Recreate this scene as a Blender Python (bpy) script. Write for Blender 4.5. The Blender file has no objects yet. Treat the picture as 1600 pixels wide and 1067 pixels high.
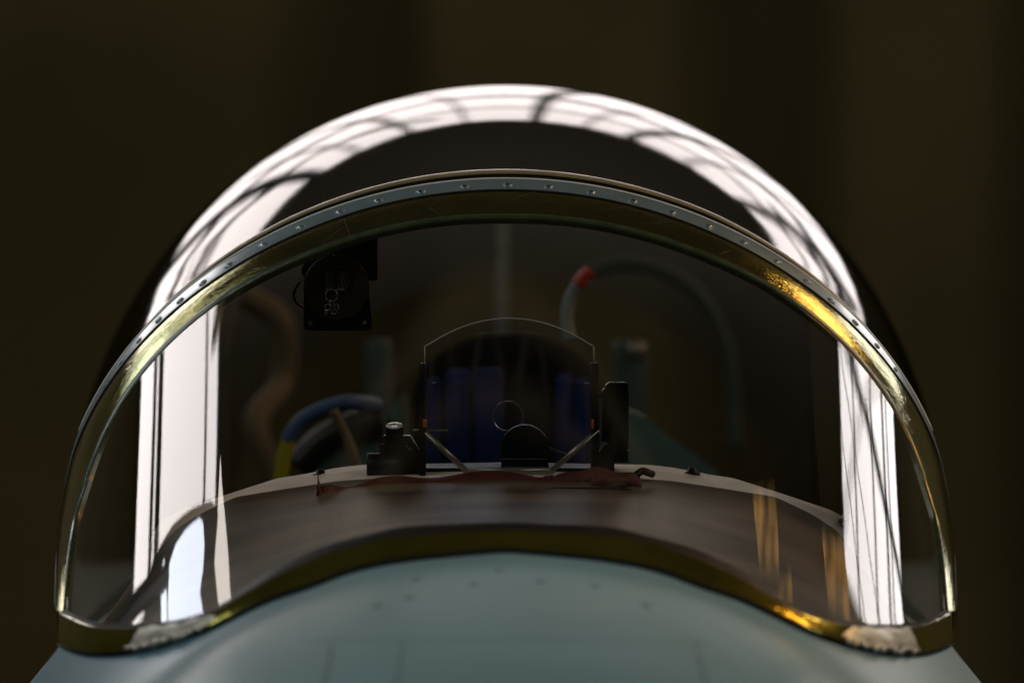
import bpy, bmesh, math, random
import numpy as np
from mathutils import Vector, Matrix
random.seed(7)
R = math.radians
scn = bpy.context.scene
C = scn.collection

# ------------------------------------------------------------------ camera, world, exposure
S, D, CZ, CX = 0.00072, 6.0, 2.60, 0.0072      # metres per photo pixel at the windscreen bow, camera distance, eye height
cam = bpy.data.cameras.new('camera'); co = bpy.data.objects.new('camera', cam); C.objects.link(co)
co.location = (CX, -D, CZ); co.rotation_euler = (R(90), 0, 0)
cam.sensor_width = 36; cam.lens = 36 * D / (1600 * S); cam.clip_start = 0.1; cam.clip_end = 200
cam.dof.use_dof = True; cam.dof.focus_distance = D - 0.01; cam.dof.aperture_fstop = 2.8; cam.dof.aperture_blades = 0
scn.camera = co
w = bpy.data.worlds.new('World'); scn.world = w; w.use_nodes = True
w.node_tree.nodes['Background'].inputs[0].default_value = (1, .93, .82, 1)
w.node_tree.nodes['Background'].inputs[1].default_value = 0.0
scn.view_settings.view_transform = 'Standard'; scn.view_settings.look = 'None'
scn.view_settings.exposure = 0; scn.view_settings.gamma = 1
cy = scn.cycles
cy.max_bounces = 8; cy.diffuse_bounces = 3; cy.glossy_bounces = 5; cy.transparent_max_bounces = 24
cy.use_denoising = True; cy.caustics_reflective = False; cy.caustics_refractive = False
cy.sample_clamp_indirect = 4

# ------------------------------------------------------------------ curves read off the place
OUTC = [683.0245455199885, 51.06163526562891, 7.762103367685073, -28.106710598715694, 7.143378173881956]
SILC = [835.9176616827737, -86.46029455605337, -21.458651256073164, 26.343195942450627, -5.06730104481062]
KOBL = 1.5
def rpoly(c, p): p = abs(p); return sum(c[i] * p ** (2 * i) for i in range(5))
def P(px, py, Y=0.0):
    k = S * (D + Y) / D
    return Vector((CX + (px - 800) * k, Y, CZ - (py - 533.5) * k))
def arch(phi):                                   # bow arch, metres, at Y=0
    r = rpoly(OUTC, phi)
    return r * math.sin(phi) * S, CZ - (970 - r * math.cos(phi) - 533.5) * S
PHI = np.linspace(0, 1.66, 1200)
AX = np.array([arch(p)[0] for p in PHI]); AZ = np.array([arch(p)[1] for p in PHI])
imax = int(np.argmax(AX)); PHI = PHI[:imax + 1]; AX = AX[:imax + 1]; AZ = AZ[:imax + 1]
def solve(px, py):                               # picture point -> (phi, h) on the windscreen surface
    Y = 0.0
    for _ in range(40):
        p = P(px, py, Y)
        phi = float(np.interp(abs(p.x), AX, PHI)) * (1 if p.x >= 0 else -1)
        h = float(np.interp(abs(p.x), AX, AZ)) - p.z
        Y = 0.5 * Y + 0.5 * (-KOBL * h)
    return phi, h
def W(phi, h, off=0.0):                          # point of the oblique-cylinder windscreen, pushed out by off
    x, z = arch(phi); e = 1e-3
    x2, z2 = arch(phi + e); x1, z1 = arch(phi - e)
    t = Vector((x2 - x1, 0, z2 - z1)); g = Vector((0, -KOBL, -1))
    n = g.cross(t).normalized()
    if n.y > 0: n = -n
    return Vector((x, -KOBL * h, z - h)) + n * off
def sm(pts, n=241, lim=None, sig=10):
    u = np.array([p[0] for p in pts], float); v = np.array([p[1] for p in pts], float)
    g = np.linspace(0, u[-1], 400); y = np.interp(g, u, v)
    yy = np.concatenate([y[::-1][:-1], y, np.linspace(y[-1], y[-1] + (y[-1] - y[-30]) * 2, 60)[1:]])
    k = np.exp(-0.5 * (np.arange(-30, 31) / sig) ** 2); k /= k.sum()
    yy = np.convolve(np.pad(yy, 30, mode='edge'), k, 'valid')
    return g, yy[399:799]
B0 = sm([(0,819),(165,826),(290,858),(365,893),(428,940),(471,962),(510,972),(565,979),(631,978),(662,970),(688,954)])
B1 = sm([(0,830),(134,839),(210,848),(290,873),(365,907),(428,948),(471,969),(510,978),(565,984),(631,983),(662,975),(690,957)])
B2 = sm([(0,859),(134,871),(210,883),(260,897),(290,911),(365,934),(428,964),(470,985),(526,1004),(565,1014),(600,1020),(650,1022),(680,1017),(699,1002)])
def bc(c, u): return float(np.interp(abs(u), c[0], c[1]))
def woff(tab, phi): return float(np.interp(abs(math.degrees(phi)), [t[0] for t in tab], [t[1] for t in tab]))
W1 = [(0,16),(28,15),(40,13),(52,9),(62,4.5),(70,1.6),(89,.6)]
W2 = [(0,47),(28,41),(40,34),(52,30),(72,24),(77,17),(89,9)]
W3 = [(0,56),(28,49),(40,42),(52,36),(72,28),(77,21),(89,11)]
def off_arch(tab, phi, sgn=-1):                  # picture point at a normal offset from the bow arch
    r = rpoly(OUTC, phi); e = 1e-3
    def q(p): rr = rpoly(OUTC, p); return Vector((790 + rr * math.sin(p), 970 - rr * math.cos(p)))
    a = q(phi); t = (q(phi + e) - q(phi - e)).normalized(); n = Vector((t.y, -t.x))   # outward
    return a + n * sgn * woff(tab, phi)

# ------------------------------------------------------------------ object helpers
def link(name, me, mat=None, parent=None, smooth=True):
    o = bpy.data.objects.new(name, me); C.objects.link(o)
    if mat: me.materials.append(mat)
    if parent: o.parent = parent
    if smooth:
        for p in me.polygons: p.use_smooth = True
    return o
def mesh(name, vs, fs, mat=None, parent=None, smooth=True):
    me = bpy.data.meshes.new(name); me.from_pydata([tuple(v) for v in vs], [], fs); me.update()
    bm = bmesh.new(); bm.from_mesh(me); bmesh.ops.recalc_face_normals(bm, faces=bm.faces); bm.to_mesh(me); bm.free()
    return link(name, me, mat, parent, smooth)
def grid(name, rows, mat, parent, smooth=True, closed=False, sharp=0):
    n = len(rows[0]); vs = [v for r in rows for v in r]; fs = []
    for j in range(len(rows) - 1):
        for i in range(n - 1 + (1 if closed else 0)):
            a = j * n + i; b = j * n + (i + 1) % n
            fs.append((a, b, b + n, a + n))
    o = mesh(name, vs, fs, mat, parent, smooth)
    if sharp: o.data.set_sharp_from_angle(angle=R(sharp))
    uvl = o.data.uv_layers.new(name='UVMap'); m_r = len(rows) - 1
    for lp in o.data.loops:
        k = lp.vertex_index; uvl.data[lp.index].uv = ((k % n) / max(1, n - 1), (k // n) / max(1, m_r))
    return o
def box(bm, c, s, rot=None, bev=0.0):
    r = bmesh.ops.create_cube(bm, size=1.0); vs = r['verts']
    for v in vs: v.co = Vector((v.co.x * s[0], v.co.y * s[1], v.co.z * s[2]))
    if bev:
        es = list({e for v in vs for e in v.link_edges})
        rb = bmesh.ops.bevel(bm, geom=es, offset=bev, segments=2, affect='EDGES', profile=0.5)
        vs = list({v for f in rb['faces'] for v in f.verts} | {v for v in vs if v.is_valid})
    M = Matrix.Translation(Vector(c)) @ (rot if rot else Matrix())
    for v in vs: v.co = M @ v.co
def bobj(name, bm, mat, parent=None, smooth=False):
    me = bpy.data.meshes.new(name); bm.to_mesh(me); bm.free()
    return link(name, me, mat, parent, smooth)
def boxo(name, c, s, mat, parent=None, rot=None, bev=0.0):
    bm = bmesh.new(); box(bm, c, s, rot, bev); return bobj(name, bm, mat, parent, bev > 0)
def rotx(a): return Matrix.Rotation(R(a), 4, 'X')
def roty(a): return Matrix.Rotation(R(a), 4, 'Y')
def rotz(a): return Matrix.Rotation(R(a), 4, 'Z')
def lathe(name, prof, mat, parent=None, M=None, n=40, smooth=True):   # prof: (radius, height) about local Z
    M = M or Matrix(); rows = []
    for r, z in prof: rows.append([M @ Vector((r * math.cos(2*math.pi*i/n), r * math.sin(2*math.pi*i/n), z)) for i in range(n)])
    return grid(name, rows, mat, parent, smooth, closed=True)
def tube(name, pts, r, mat, parent=None, n=10, closed=False, rads=None):
    pts = [Vector(p) for p in pts]; rows = []; m = len(pts)
    up = Vector((0, 1, 0))
    for i, p in enumerate(pts):
        a = pts[(i - 1) % m] if (closed or i > 0) else p; b = pts[(i + 1) % m] if (closed or i < m - 1) else p
        t = (b - a).normalized(); u_ = t.cross(up)
        if u_.length < .2: u_ = t.cross(Vector((1, 0, 0.3)))
        u_.normalize(); v_ = t.cross(u_).normalized(); rr = rads[i] if rads else r
        rows.append([p + (u_ * math.cos(2*math.pi*k/n) + v_ * math.sin(2*math.pi*k/n)) * rr for k in range(n)])
    if closed: rows.append(rows[0])
    o = grid(name, rows, mat, parent, True, closed=True)
    if not closed:
        bm = bmesh.new(); bm.from_mesh(o.data); bm.verts.ensure_lookup_table()
        for s0 in (0, (m - 1) * n):
            try: bm.faces.new([bm.verts[s0 + k] for k in range(n)])
            except Exception: pass
        bmesh.ops.recalc_face_normals(bm, faces=bm.faces); bm.to_mesh(o.data); bm.free()
    return o
def spline(pts, n=24):
    pts = [Vector(p) for p in pts]; out = []
    q = [pts[0]*2-pts[1]] + pts + [pts[-1]*2-pts[-2]]
    for i in range(1, len(q) - 2):
        for k in range(n):
            t = k / n; a, b, c, d = q[i-1], q[i], q[i+1], q[i+2]
            out.append(0.5*((2*b)+(c-a)*t+(2*a-5*b+4*c-d)*t*t+(3*b-a-3*c+d)*t**3))
    return out + [pts[-1]]
def prism(name, outline, y0, y1, mat, parent=None, T=None):          # outline in (x,z), extruded in Y
    n = len(outline); vs = [Vector((x, y0, z)) for x, z in outline] + [Vector((x, y1, z)) for x, z in outline]
    if T: vs = [T @ v for v in vs]
    fs = [tuple(range(n)), tuple(range(n, 2 * n))] + [(i, (i + 1) % n, n + (i + 1) % n, n + i) for i in range(n)]
    return mesh(name, vs, fs, mat, parent, False)
def empty(name, loc, label, cat, group=None):
    o = bpy.data.objects.new(name, None); C.objects.link(o); o.location = loc
    o['label'] = label; o['category'] = cat; o.empty_display_size = .2
    if group: o['group'] = group
    return o

# ------------------------------------------------------------------ materials
def mat(name, col, rough=.5, metal=0, coat=0, crough=.05, noise=0, nscale=20, bump=0, bscale=60, stretch=None, spec=.5, col2=None, rvar=0, uvb=None, ctint=None):
    m = bpy.data.materials.new(name); m.use_nodes = True; nt = m.node_tree; N = nt.nodes; L = nt.links
    b = N['Principled BSDF']; b.inputs['Base Color'].default_value = (*col, 1); b.inputs['Roughness'].default_value = rough
    b.inputs['Metallic'].default_value = metal; b.inputs['Coat Weight'].default_value = coat; b.inputs['Coat Roughness'].default_value = crough
    b.inputs['Specular IOR Level'].default_value = spec
    if ctint: b.inputs['Coat Tint'].default_value = (*ctint, 1)
    b.inputs['Coat IOR'].default_value = 1.6
    tc = N.new('ShaderNodeTexCoord'); mp = N.new('ShaderNodeMapping'); L.new(tc.outputs['Object'], mp.inputs[0])
    if stretch: mp.inputs['Scale'].default_value = stretch
    if noise or rvar:
        n = N.new('ShaderNodeTexNoise'); n.inputs['Scale'].default_value = nscale; n.inputs['Detail'].default_value = 6; L.new(mp.outputs[0], n.inputs[0])
        if noise:
            r = N.new('ShaderNodeValToRGB'); L.new(n.outputs[0], r.inputs[0])
            c2 = col2 or tuple(c * (1 - noise) for c in col)
            r.color_ramp.elements[0].position = .36; r.color_ramp.elements[0].color = (*c2, 1)
            r.color_ramp.elements[1].position = .62; r.color_ramp.elements[1].color = (*col, 1)
            L.new(r.outputs[0], b.inputs['Base Color'])
        if rvar:
            q = N.new('ShaderNodeMapRange'); q.inputs[1].default_value = .35; q.inputs[2].default_value = .65
            q.inputs[3].default_value = max(0, rough - rvar); q.inputs[4].default_value = rough + rvar
            L.new(n.outputs[0], q.inputs[0]); L.new(q.outputs[0], b.inputs['Roughness'])
    if uvb:
        m3 = N.new('ShaderNodeMapping'); m3.inputs['Scale'].default_value = (uvb[0], uvb[1], 1); L.new(tc.outputs['UV'], m3.inputs[0])
        n3 = N.new('ShaderNodeTexNoise'); n3.inputs['Scale'].default_value = 1; n3.inputs['Detail'].default_value = 5; n3.inputs['Roughness'].default_value = .7; L.new(m3.outputs[0], n3.inputs[0])
        b3 = N.new('ShaderNodeBump'); b3.inputs['Strength'].default_value = uvb[2]; b3.inputs['Distance'].default_value = .001
        L.new(n3.outputs[0], b3.inputs['Height']); L.new(b3.outputs[0], b.inputs['Normal']); L.new(b3.outputs[0], b.inputs['Coat Normal'])
    if bump and not uvb:
        n2 = N.new('ShaderNodeTexNoise'); n2.inputs['Scale'].default_value = bscale; n2.inputs['Detail'].default_value = 4; L.new(mp.outputs[0], n2.inputs[0])
        bp = N.new('ShaderNodeBump'); bp.inputs['Strength'].default_value = bump; bp.inputs['Distance'].default_value = .002
        L.new(n2.outputs[0], bp.inputs['Height']); L.new(bp.outputs[0], b.inputs['Normal']); 
    return m
def glass(name, tint, f0=.08, wob=0, gcol=(1, 1, 1), wscale=3, smudge=0, grough=0.0):
    m = bpy.data.materials.new(name); m.use_nodes = True; nt = m.node_tree; N = nt.nodes; L = nt.links
    N.remove(N['Principled BSDF']); out = N['Material Output']
    lw = N.new('ShaderNodeLayerWeight'); lw.inputs['Blend'].default_value = .5
    pw = N.new('ShaderNodeMath'); pw.operation = 'POWER'; pw.inputs[1].default_value = 5; L.new(lw.outputs['Facing'], pw.inputs[0])
    ma = N.new('ShaderNodeMath'); ma.operation = 'MULTIPLY_ADD'; ma.inputs[1].default_value = 1 - f0; ma.inputs[2].default_value = f0; L.new(pw.outputs[0], ma.inputs[0])
    tr = N.new('ShaderNodeBsdfTransparent'); tr.inputs[0].default_value = (*tint, 1)
    gl = N.new('ShaderNodeBsdfGlossy'); gl.inputs['Roughness'].default_value = grough; gl.inputs['Color'].default_value = (*gcol, 1)
    mx = N.new('ShaderNodeMixShader'); L.new(ma.outputs[0], mx.inputs[0]); L.new(tr.outputs[0], mx.inputs[1]); L.new(gl.outputs[0], mx.inputs[2])
    tc = N.new('ShaderNodeTexCoord')
    if wob:
        n = N.new('ShaderNodeTexNoise'); n.inputs['Scale'].default_value = wscale; n.inputs['Detail'].default_value = 1; L.new(tc.outputs['Object'], n.inputs[0])
        bp = N.new('ShaderNodeBump'); bp.inputs['Distance'].default_value = wob; L.new(n.outputs[0], bp.inputs['Height'])
        L.new(bp.outputs[0], gl.inputs['Normal']); 
    last = mx.outputs[0]
    if smudge:                                     # wiped dust and hairline scratches: a little diffuse film
        mp = N.new('ShaderNodeMapping'); mp.inputs['Rotation'].default_value = (.3, .5, .2); mp.inputs['Scale'].default_value = (1, 5, 1.4); L.new(tc.outputs['Object'], mp.inputs[0])
        n = N.new('ShaderNodeTexNoise'); n.inputs['Scale'].default_value = 6; n.inputs['Detail'].default_value = 8; n.inputs['Roughness'].default_value = .65; L.new(mp.outputs[0], n.inputs[0])
        r = N.new('ShaderNodeValToRGB'); r.color_ramp.elements[0].position = .56; r.color_ramp.elements[1].position = .78
        r.color_ramp.elements[1].color = (smudge, smudge, smudge, 1); L.new(n.outputs[0], r.inputs[0])
        df = N.new('ShaderNodeBsdfDiffuse'); df.inputs[0].default_value = (.55, .5, .42, 1)
        m2 = N.new('ShaderNodeMixShader'); L.new(r.outputs[0], m2.inputs[0]); L.new(last, m2.inputs[1]); L.new(df.outputs[0], m2.inputs[2]); last = m2.outputs[0]
    L.new(last, out.inputs[0]); return m
def emit(name, col, st):
    m = bpy.data.materials.new(name); m.use_nodes = True; nt = m.node_tree; N = nt.nodes; N.remove(N['Principled BSDF'])
    e = N.new('ShaderNodeEmission'); e.inputs[0].default_value = (*col, 1); e.inputs[1].default_value = st; nt.links.new(e.outputs[0], N['Material Output'].inputs[0]); return m
M_ = dict(
    screen=glass('windscreen_glass', (.80, .80, .76), .075, wob=.0006, smudge=.014),
    canopy=glass('canopy_glass', (.55, .55, .52), .08, gcol=(.29, .28, .28), grough=.035, wob=.0012, wscale=4),
    combiner=glass('combiner_glass', (.70, .76, .88), .05, gcol=(.25, .45, 1)),
    silver=mat('brushed_strap', (.15, .235, .26), .34, .3, noise=.12, nscale=30, coat=1.0, crough=.14),
    olive=mat('olive_chromate', (.33, .33, .115), .10, .93, coat=.8, crough=.05, noise=.2, nscale=18, uvb=(40, 5, .9), rvar=.05),
    olive2=mat('olive_base', (.24, .23, .035), .13, .84, coat=.2, crough=.1, noise=.25, nscale=12, bump=.3, bscale=60, rvar=.04),
    bead=mat('green_bead', (.05, .075, .035), .25, .2, coat=.35, noise=.3, nscale=60, bump=.3),
    black=mat('black_rubber', (.006, .006, .006), .45, bump=.3),
    rim=mat('canopy_rim_paint', (.20, .17, .08), .45, .1, coat=.1, noise=.3, bump=.2),
    skin=mat('nose_paint', (.15, .31, .36), .5, 0, coat=.5, crough=.34, noise=.22, nscale=5, bump=.12, bscale=9, col2=(.13, .27, .31), rvar=.08),
    seam=mat('seam_filler', (.09, .17, .18), .5),
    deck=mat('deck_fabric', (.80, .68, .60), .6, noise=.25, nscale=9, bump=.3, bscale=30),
    deck2=mat('deck_fabric_dim', (.13, .10, .072), .5, noise=.65, nscale=7, bump=.2, bscale=20, stretch=(.6, 2, 2)),  # same fabric as the deck, coloured darker to paint its dimmer light
    dark=mat('black_housing', (.007, .007, .007), .45, spec=.3, noise=.3, bump=.2),
    dark2=mat('black_metal', (.005, .006, .006), .4, 0, spec=.2),
    polish=mat('polished_edge', (.85, .85, .85), .12, 1), lightm=mat('bare_metal', (.6, .56, .48), .25, .9, bump=.2),
    brass=mat('dull_metal', (.27, .25, .19), .35, .6),
    red=mat('red_webbing', (.085, .014, .008), .6, noise=.4, nscale=60, bump=.5, bscale=300),
    orange=mat('orange_patch', (.5, .1, .02), .5),
    redtip=mat('red_grip', (.6, .05, .02), .4), white=mat('pale_sleeve', (.32, .36, .34), .5, noise=.4, nscale=50),
    bluef=mat('blue_fabric', (.012, .036, .17), .9, noise=.3, nscale=30, bump=.4),
    bluehose=mat('blue_hose', (.05, .11, .25), .5), yellow=mat('yellow_hose', (.42, .38, .01), .5),
    teal=mat('cockpit_green', (.13, .23, .20), .55, noise=.3, nscale=8, bump=.2),
    rail=mat('rail_grey', (.055, .085, .075), .6), tan=mat('strap_tan', (.16, .12, .06), .7),
    paper=mat('data_plate', (.02, .02, .02), .5), ink=mat('plate_print', (.6, .56, .45), .6),
    edge=mat('pale_edge', (.85, .83, .75), .4, coat=.5),  # pale colour painting lit edges; also knob cap and rivets
    seal=mat('highlight_patch', (.50, .49, .40), .35, .6, noise=.15, nscale=30, bump=.8, bscale=45),  # bright metal for painted highlights on the band and for sealant lumps
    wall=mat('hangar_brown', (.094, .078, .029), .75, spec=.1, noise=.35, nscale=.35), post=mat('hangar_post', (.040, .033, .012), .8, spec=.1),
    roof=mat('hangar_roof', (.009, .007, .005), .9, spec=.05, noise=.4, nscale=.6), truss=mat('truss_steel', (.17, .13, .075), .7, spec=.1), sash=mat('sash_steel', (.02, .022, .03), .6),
    floor=mat('hangar_floor', (.10, .09, .075), .45, noise=.3, nscale=1),
    truss_far=mat('brightened_truss', (.75, .55, .30), .7, spec=.1, noise=.5, nscale=2),  # far trusses coloured brighter to put brown streaks into the canopy reflection
    day=emit('daylit_pane', (1, .925, .90), 6.6), lamp=emit('sodium_lamp', (1, .52, .14), 1.0), hotter=emit('orange_glint_lamp', (1, .42, .10), 20.0), hot=emit('amber_glint_lamp', (1, .62, .24), 15.0), fill_day=emit('fill_daylight_pane', (.95, .97, 1), 3.8), cool=emit('cool_glow_panel', (.82, .87, 1), 9.0), warm=emit('warm_glow_panel', (1, .90, .82), 6.0),  # several of these glow on unseen lamps and panels added for reflections
)

def streaked(name, col, st):  # noise in the emission puts the streaks into the amber glow
    m = emit(name, col, st); nt = m.node_tree; N = nt.nodes; L = nt.links; em = next(n for n in N if n.type == 'EMISSION')
    tc = N.new('ShaderNodeTexCoord'); mp = N.new('ShaderNodeMapping'); mp.inputs['Scale'].default_value = (9, 1.5, 1); L.new(tc.outputs['Object'], mp.inputs[0])
    n = N.new('ShaderNodeTexNoise'); n.inputs['Scale'].default_value = 1.6; n.inputs['Detail'].default_value = 4; L.new(mp.outputs[0], n.inputs[0])
    q = N.new('ShaderNodeMapRange'); q.inputs[1].default_value = .38; q.inputs[2].default_value = .66; q.inputs[3].default_value = st * .1; q.inputs[4].default_value = st; L.new(n.outputs[0], q.inputs[0]); L.new(q.outputs[0], em.inputs[1]); return m
M_['streaked'] = streaked('streaked_amber_glow', (1, .52, .13), 2.2)
# ------------------------------------------------------------------ the hangar (real walls, windows, trusses)
XL, XR, YE, YF = -7.5, 9.0, 20.0, -22.0
EAVE = 13.2
def structure(o): o['kind'] = 'structure'; return o
fl = structure(boxo('floor', ((XL + XR) / 2, (YE + YF) / 2, -.1), (XR - XL + 2, YE - YF + 2, .2), M_['floor']))
def bay(parent, o, ax, w_, z0, z1, transoms, nv, pm='day'):
    """one glazed bay: o = base corner, ax = unit vector along the wall, w_ = width"""
    ax = Vector(ax); nrm = ax.cross(Vector((0, 0, 1))); o = Vector(o)
    def q(a, z, dn=0): return o + ax * a + Vector((0, 0, z)) + nrm * dn
    rot = Matrix.Rotation(math.atan2(ax.y, ax.x), 4, 'Z')
    f = bmesh.new(); t = .16
    for z in (z0, z1): box(f, q(w_ / 2, z), (w_, .14, t), rot)
    for a in (0, w_): box(f, q(a, (z0 + z1) / 2, .003), (.12, .16, z1 - z0 + .2), rot)
    for z, th in transoms: box(f, q(w_ / 2, z), (w_ - .22, .1, th), rot)
    for k in range(1, nv): box(f, q(w_ * k / nv, (z0 + z1) / 2, .004), (.035, .08, z1 - z0 - .16), rot)
    win = bobj('window', f, M_['sash'], parent)
    zz = [z0] + [z for z, _ in sorted(transoms)] + [z1]
    for k in range(len(zz) - 1):
        for j in range(max(nv, 1)):
            a0, a1 = w_ * j / max(nv, 1), w_ * (j + 1) / max(nv, 1)
            mesh('pane', [q(a0 + .02, zz[k] + .02), q(a1 - .02, zz[k] + .02), q(a1 - .02, zz[k + 1] - .02), q(a0 + .02, zz[k + 1] - .02)], [(0, 1, 2, 3)], M_[pm], win, False)
    return win
# end wall behind the aircraft
ZE0, ZE1 = 4.6, 10.5                                    # one broad arched window in the end wall
we = structure(boxo('wall_end', ((XL + XR) / 2, YE + .25, ZE0 / 2), (XR - XL + 1, .3, ZE0 - .1), M_['wall']))
HX = 5.2
def ztop(x): return ZE1 - (.095 if x > 0 else .058) * x * x
gx = list(np.linspace(-HX, HX, 25))
gv = [Vector((XL - .5, YE + .25, ZE0 - .06)), Vector((XL - .5, YE + .25, 17))] + [Vector((x, YE + .25, ztop(x) + .05)) for x in gx] + [Vector((x, YE + .25, 17)) for x in gx] + [Vector((XR + .5, YE + .25, 17)), Vector((XR + .5, YE + .25, ZE0 - .06)), Vector((-HX, YE + .25, ZE0 - .06)), Vector((HX, YE + .25, ZE0 - .06))]
n25 = 25; gf = [(2 + i, 3 + i, 3 + i + n25, 2 + i + n25) for i in range(n25 - 1)] + [(0, 1, 2 + n25, 2, 2 + 2 * n25 + 2), (2 + 2 * n25 + 1, 2 + 2 * n25, 1 + 2 * n25, 1 + n25, 2 + 2 * n25 + 3)]
gb = mesh('gable', gv, gf, M_['wall'], we, False); gb.modifiers.new('t', 'SOLIDIFY').thickness = .25
fb = bmesh.new()
def arcbar(fn, th, y, lim=HX, dep=.12):
    xa = np.linspace(-lim, lim, 29)
    for a_, b_ in zip(xa[:-1], xa[1:]):
        a = Vector((a_, y, fn(a_))); b = Vector((b_, y, fn(b_)))
        box(fb, (a + b) / 2, ((b - a).length + .02, dep, th), Matrix.Rotation(-math.atan2(b.z - a.z, b.x - a.x), 4, 'Y'))
arcbar(ztop, .2, YE + .05); arcbar(lambda x: 7.5 - .10 * x * x, .26, YE - .10, 4.6); arcbar(lambda x: 9.1 - .10 * x * x, .10, YE - .02, HX - .05, .06)
for x, th in ((-HX, .2), (-3.7, .34), (-2.9, .10), (-1.9, .16), (-.8, .08), (.55, .22), (1.5, .08), (2.35, .22), (3.3, .10), (4.25, .22), (HX, .2)):
    box(fb, (x, YE + .004, (ZE0 + ztop(x)) / 2), (th, .1, ztop(x) - ZE0), None)
box(fb, (0, YE + .05, ZE0), (2 * HX, .14, .14)); box(fb, (0, YE + .02, 6.1), (2 * HX, .05, .05))
box(fb, (-4.35, YE - .2, 6.9), (.2, .1, 2.6), roty(28)); box(fb, (4.5, YE - .2, 6.0), (.14, .1, 2.2), roty(-28)); box(fb, (-2.6, YE - .3, 8.4), (.14, .1, 3.4), roty(52))
ew = bobj('window', fb, M_['sash'], we)
mx_ = [-HX, -3.7, -1.9, .55, 2.35, 4.25, HX]
for a_, b_ in zip(mx_[:-1], mx_[1:]):
    xa = np.linspace(a_ + .02, b_ - .02, 6); vs = [Vector((x, YE + .1, ZE0)) for x in xa] + [Vector((x, YE + .1, ztop(x))) for x in xa]
    mesh('pane', vs, [(i, i + 1, i + 7, i + 6) for i in range(5)], M_['day'], ew, False)
for x, wp in ((-.72, .26), (1.2, .34), (2.75, .4)):                       # broad door posts that read as soft darker bands
    boxo('post', (x + .0, YE - .05, ZE0 / 2 - .05), (wp, .25, ZE0 - .2), M_['post'], we)
# side walls
def side(name, X, z0, z1, sgn, trans):
    wl = structure(boxo(name, (X + sgn * .25, (YE + YF) / 2, z0 / 2 - .05), (.3, YE - YF, z0 - .1), M_['wall']))
    boxo('upper_wall', (X + sgn * .25, (YE + YF) / 2, (z1 + 15) / 2 + .1), (.3, YE - YF, 15 - z1), M_['wall'], wl)
    y9 = 6.9 if sgn < 0 else 8.3
    for ya, yb in ((YF, -13.0), (-1.0, y9)): boxo('blind_wall', (X + sgn * .25, (ya + yb) / 2, (z0 + z1) / 2), (.29, yb - ya, z1 - z0 + .3), M_['wall'], wl)
    for y0, y1 in ((-13, -9), (-9, -5), (-5, -1)):  # bays behind the camera, added to raise the ambient light
        if sgn < 0: bay(wl, (X + sgn * .1, y0, 0), (0, 1, 0), y1 - y0, z0, z1, trans, 2, 'fill_day')
        else: bay(wl, (X + sgn * .1, y1, 0), (0, -1, 0), y1 - y0, z0, z1, trans, 2, 'fill_day')
    boxo('blind_wall', (X + sgn * .25, (13.0 + YE) / 2, (z0 + z1) / 2), (.29, YE - 13.0, z1 - z0 + .3), M_['wall'], wl)
    for y0, y1 in ((y9, 10.2), (10.2, 13.0)):
        if sgn < 0: bay(wl, (X + sgn * .1, y0, 0), (0, 1, 0), y1 - y0, z0, z1, trans, 1)
        else: bay(wl, (X + sgn * .1, y1, 0), (0, -1, 0), y1 - y0, z0, z1, trans, 1)
    return wl
wL = side('wall_left', XL, 8.0, 12.35, -1, [(8.85, .13), (9.15, .2), (11.6, .07)])
wR = side('wall_right', XR, 7.7, 11.3, 1, [(8.3, .05), (8.55, .1), (9.3, .06), (10.4, .05)])
wf = structure(boxo('wall_front', ((XL + XR) / 2, YF - .2, 8), (XR - XL + 1, .3, 16.4), M_['wall']))
# arched roof and trusses
def roofz(x): u_ = (x - (XL + XR) / 2) / ((XR - XL) / 2); return EAVE + 2.9 * (1 - u_ * u_)
nx = 28; rx = [XL - .4 + (XR - XL + .8) * i / nx for i in range(nx + 1)]
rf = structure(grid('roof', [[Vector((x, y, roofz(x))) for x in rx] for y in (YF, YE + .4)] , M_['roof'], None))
for y in (-14, -9, -4, 1, 5, 8.0, 11, 14, 17.5):
    bm = bmesh.new()
    for i in range(nx):
        for dz, th in ((-.25, .16), (-1.15, .14)):
            a = Vector((rx[i], y, roofz(rx[i]) + dz)); b = Vector((rx[i+1], y, roofz(rx[i+1]) + dz)); m_ = (a + b) / 2; L_ = (b - a).length
            box(bm, m_, (L_, .14, th), Matrix.Rotation(-math.atan2(b.z - a.z, b.x - a.x), 4, 'Y'))
        a = Vector((rx[i], y + .002, roofz(rx[i]) + (-.25 if i % 2 else -1.15))); b = Vector((rx[i+1], y + .002, roofz(rx[i+1]) + (-1.15 if i % 2 else -.25)))
        box(bm, (a + b) / 2, ((b - a).length, .06, .06), Matrix.Rotation(-math.atan2(b.z - a.z, b.x - a.x), 4, 'Y'))
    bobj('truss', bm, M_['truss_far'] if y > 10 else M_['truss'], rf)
# tie rods of the wind bracing, standing just inside the glazing
def rod(a, b, r=.03): tube('brace_rod', [a, b], r, M_['truss'], wR if a[0] > 0 else wL, n=6)
for a, b in (((XR - .3, 6.2, 7.6), (XR - .3, 9.6, 11.5)), ((XR - .3, 11.2, 8.0), (XR - .3, 8.0, 11.2)), ((XR - .3, 7.6, 7.6), (XR - .3, 10.0, 11.4))): rod(a, b, .022)

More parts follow.
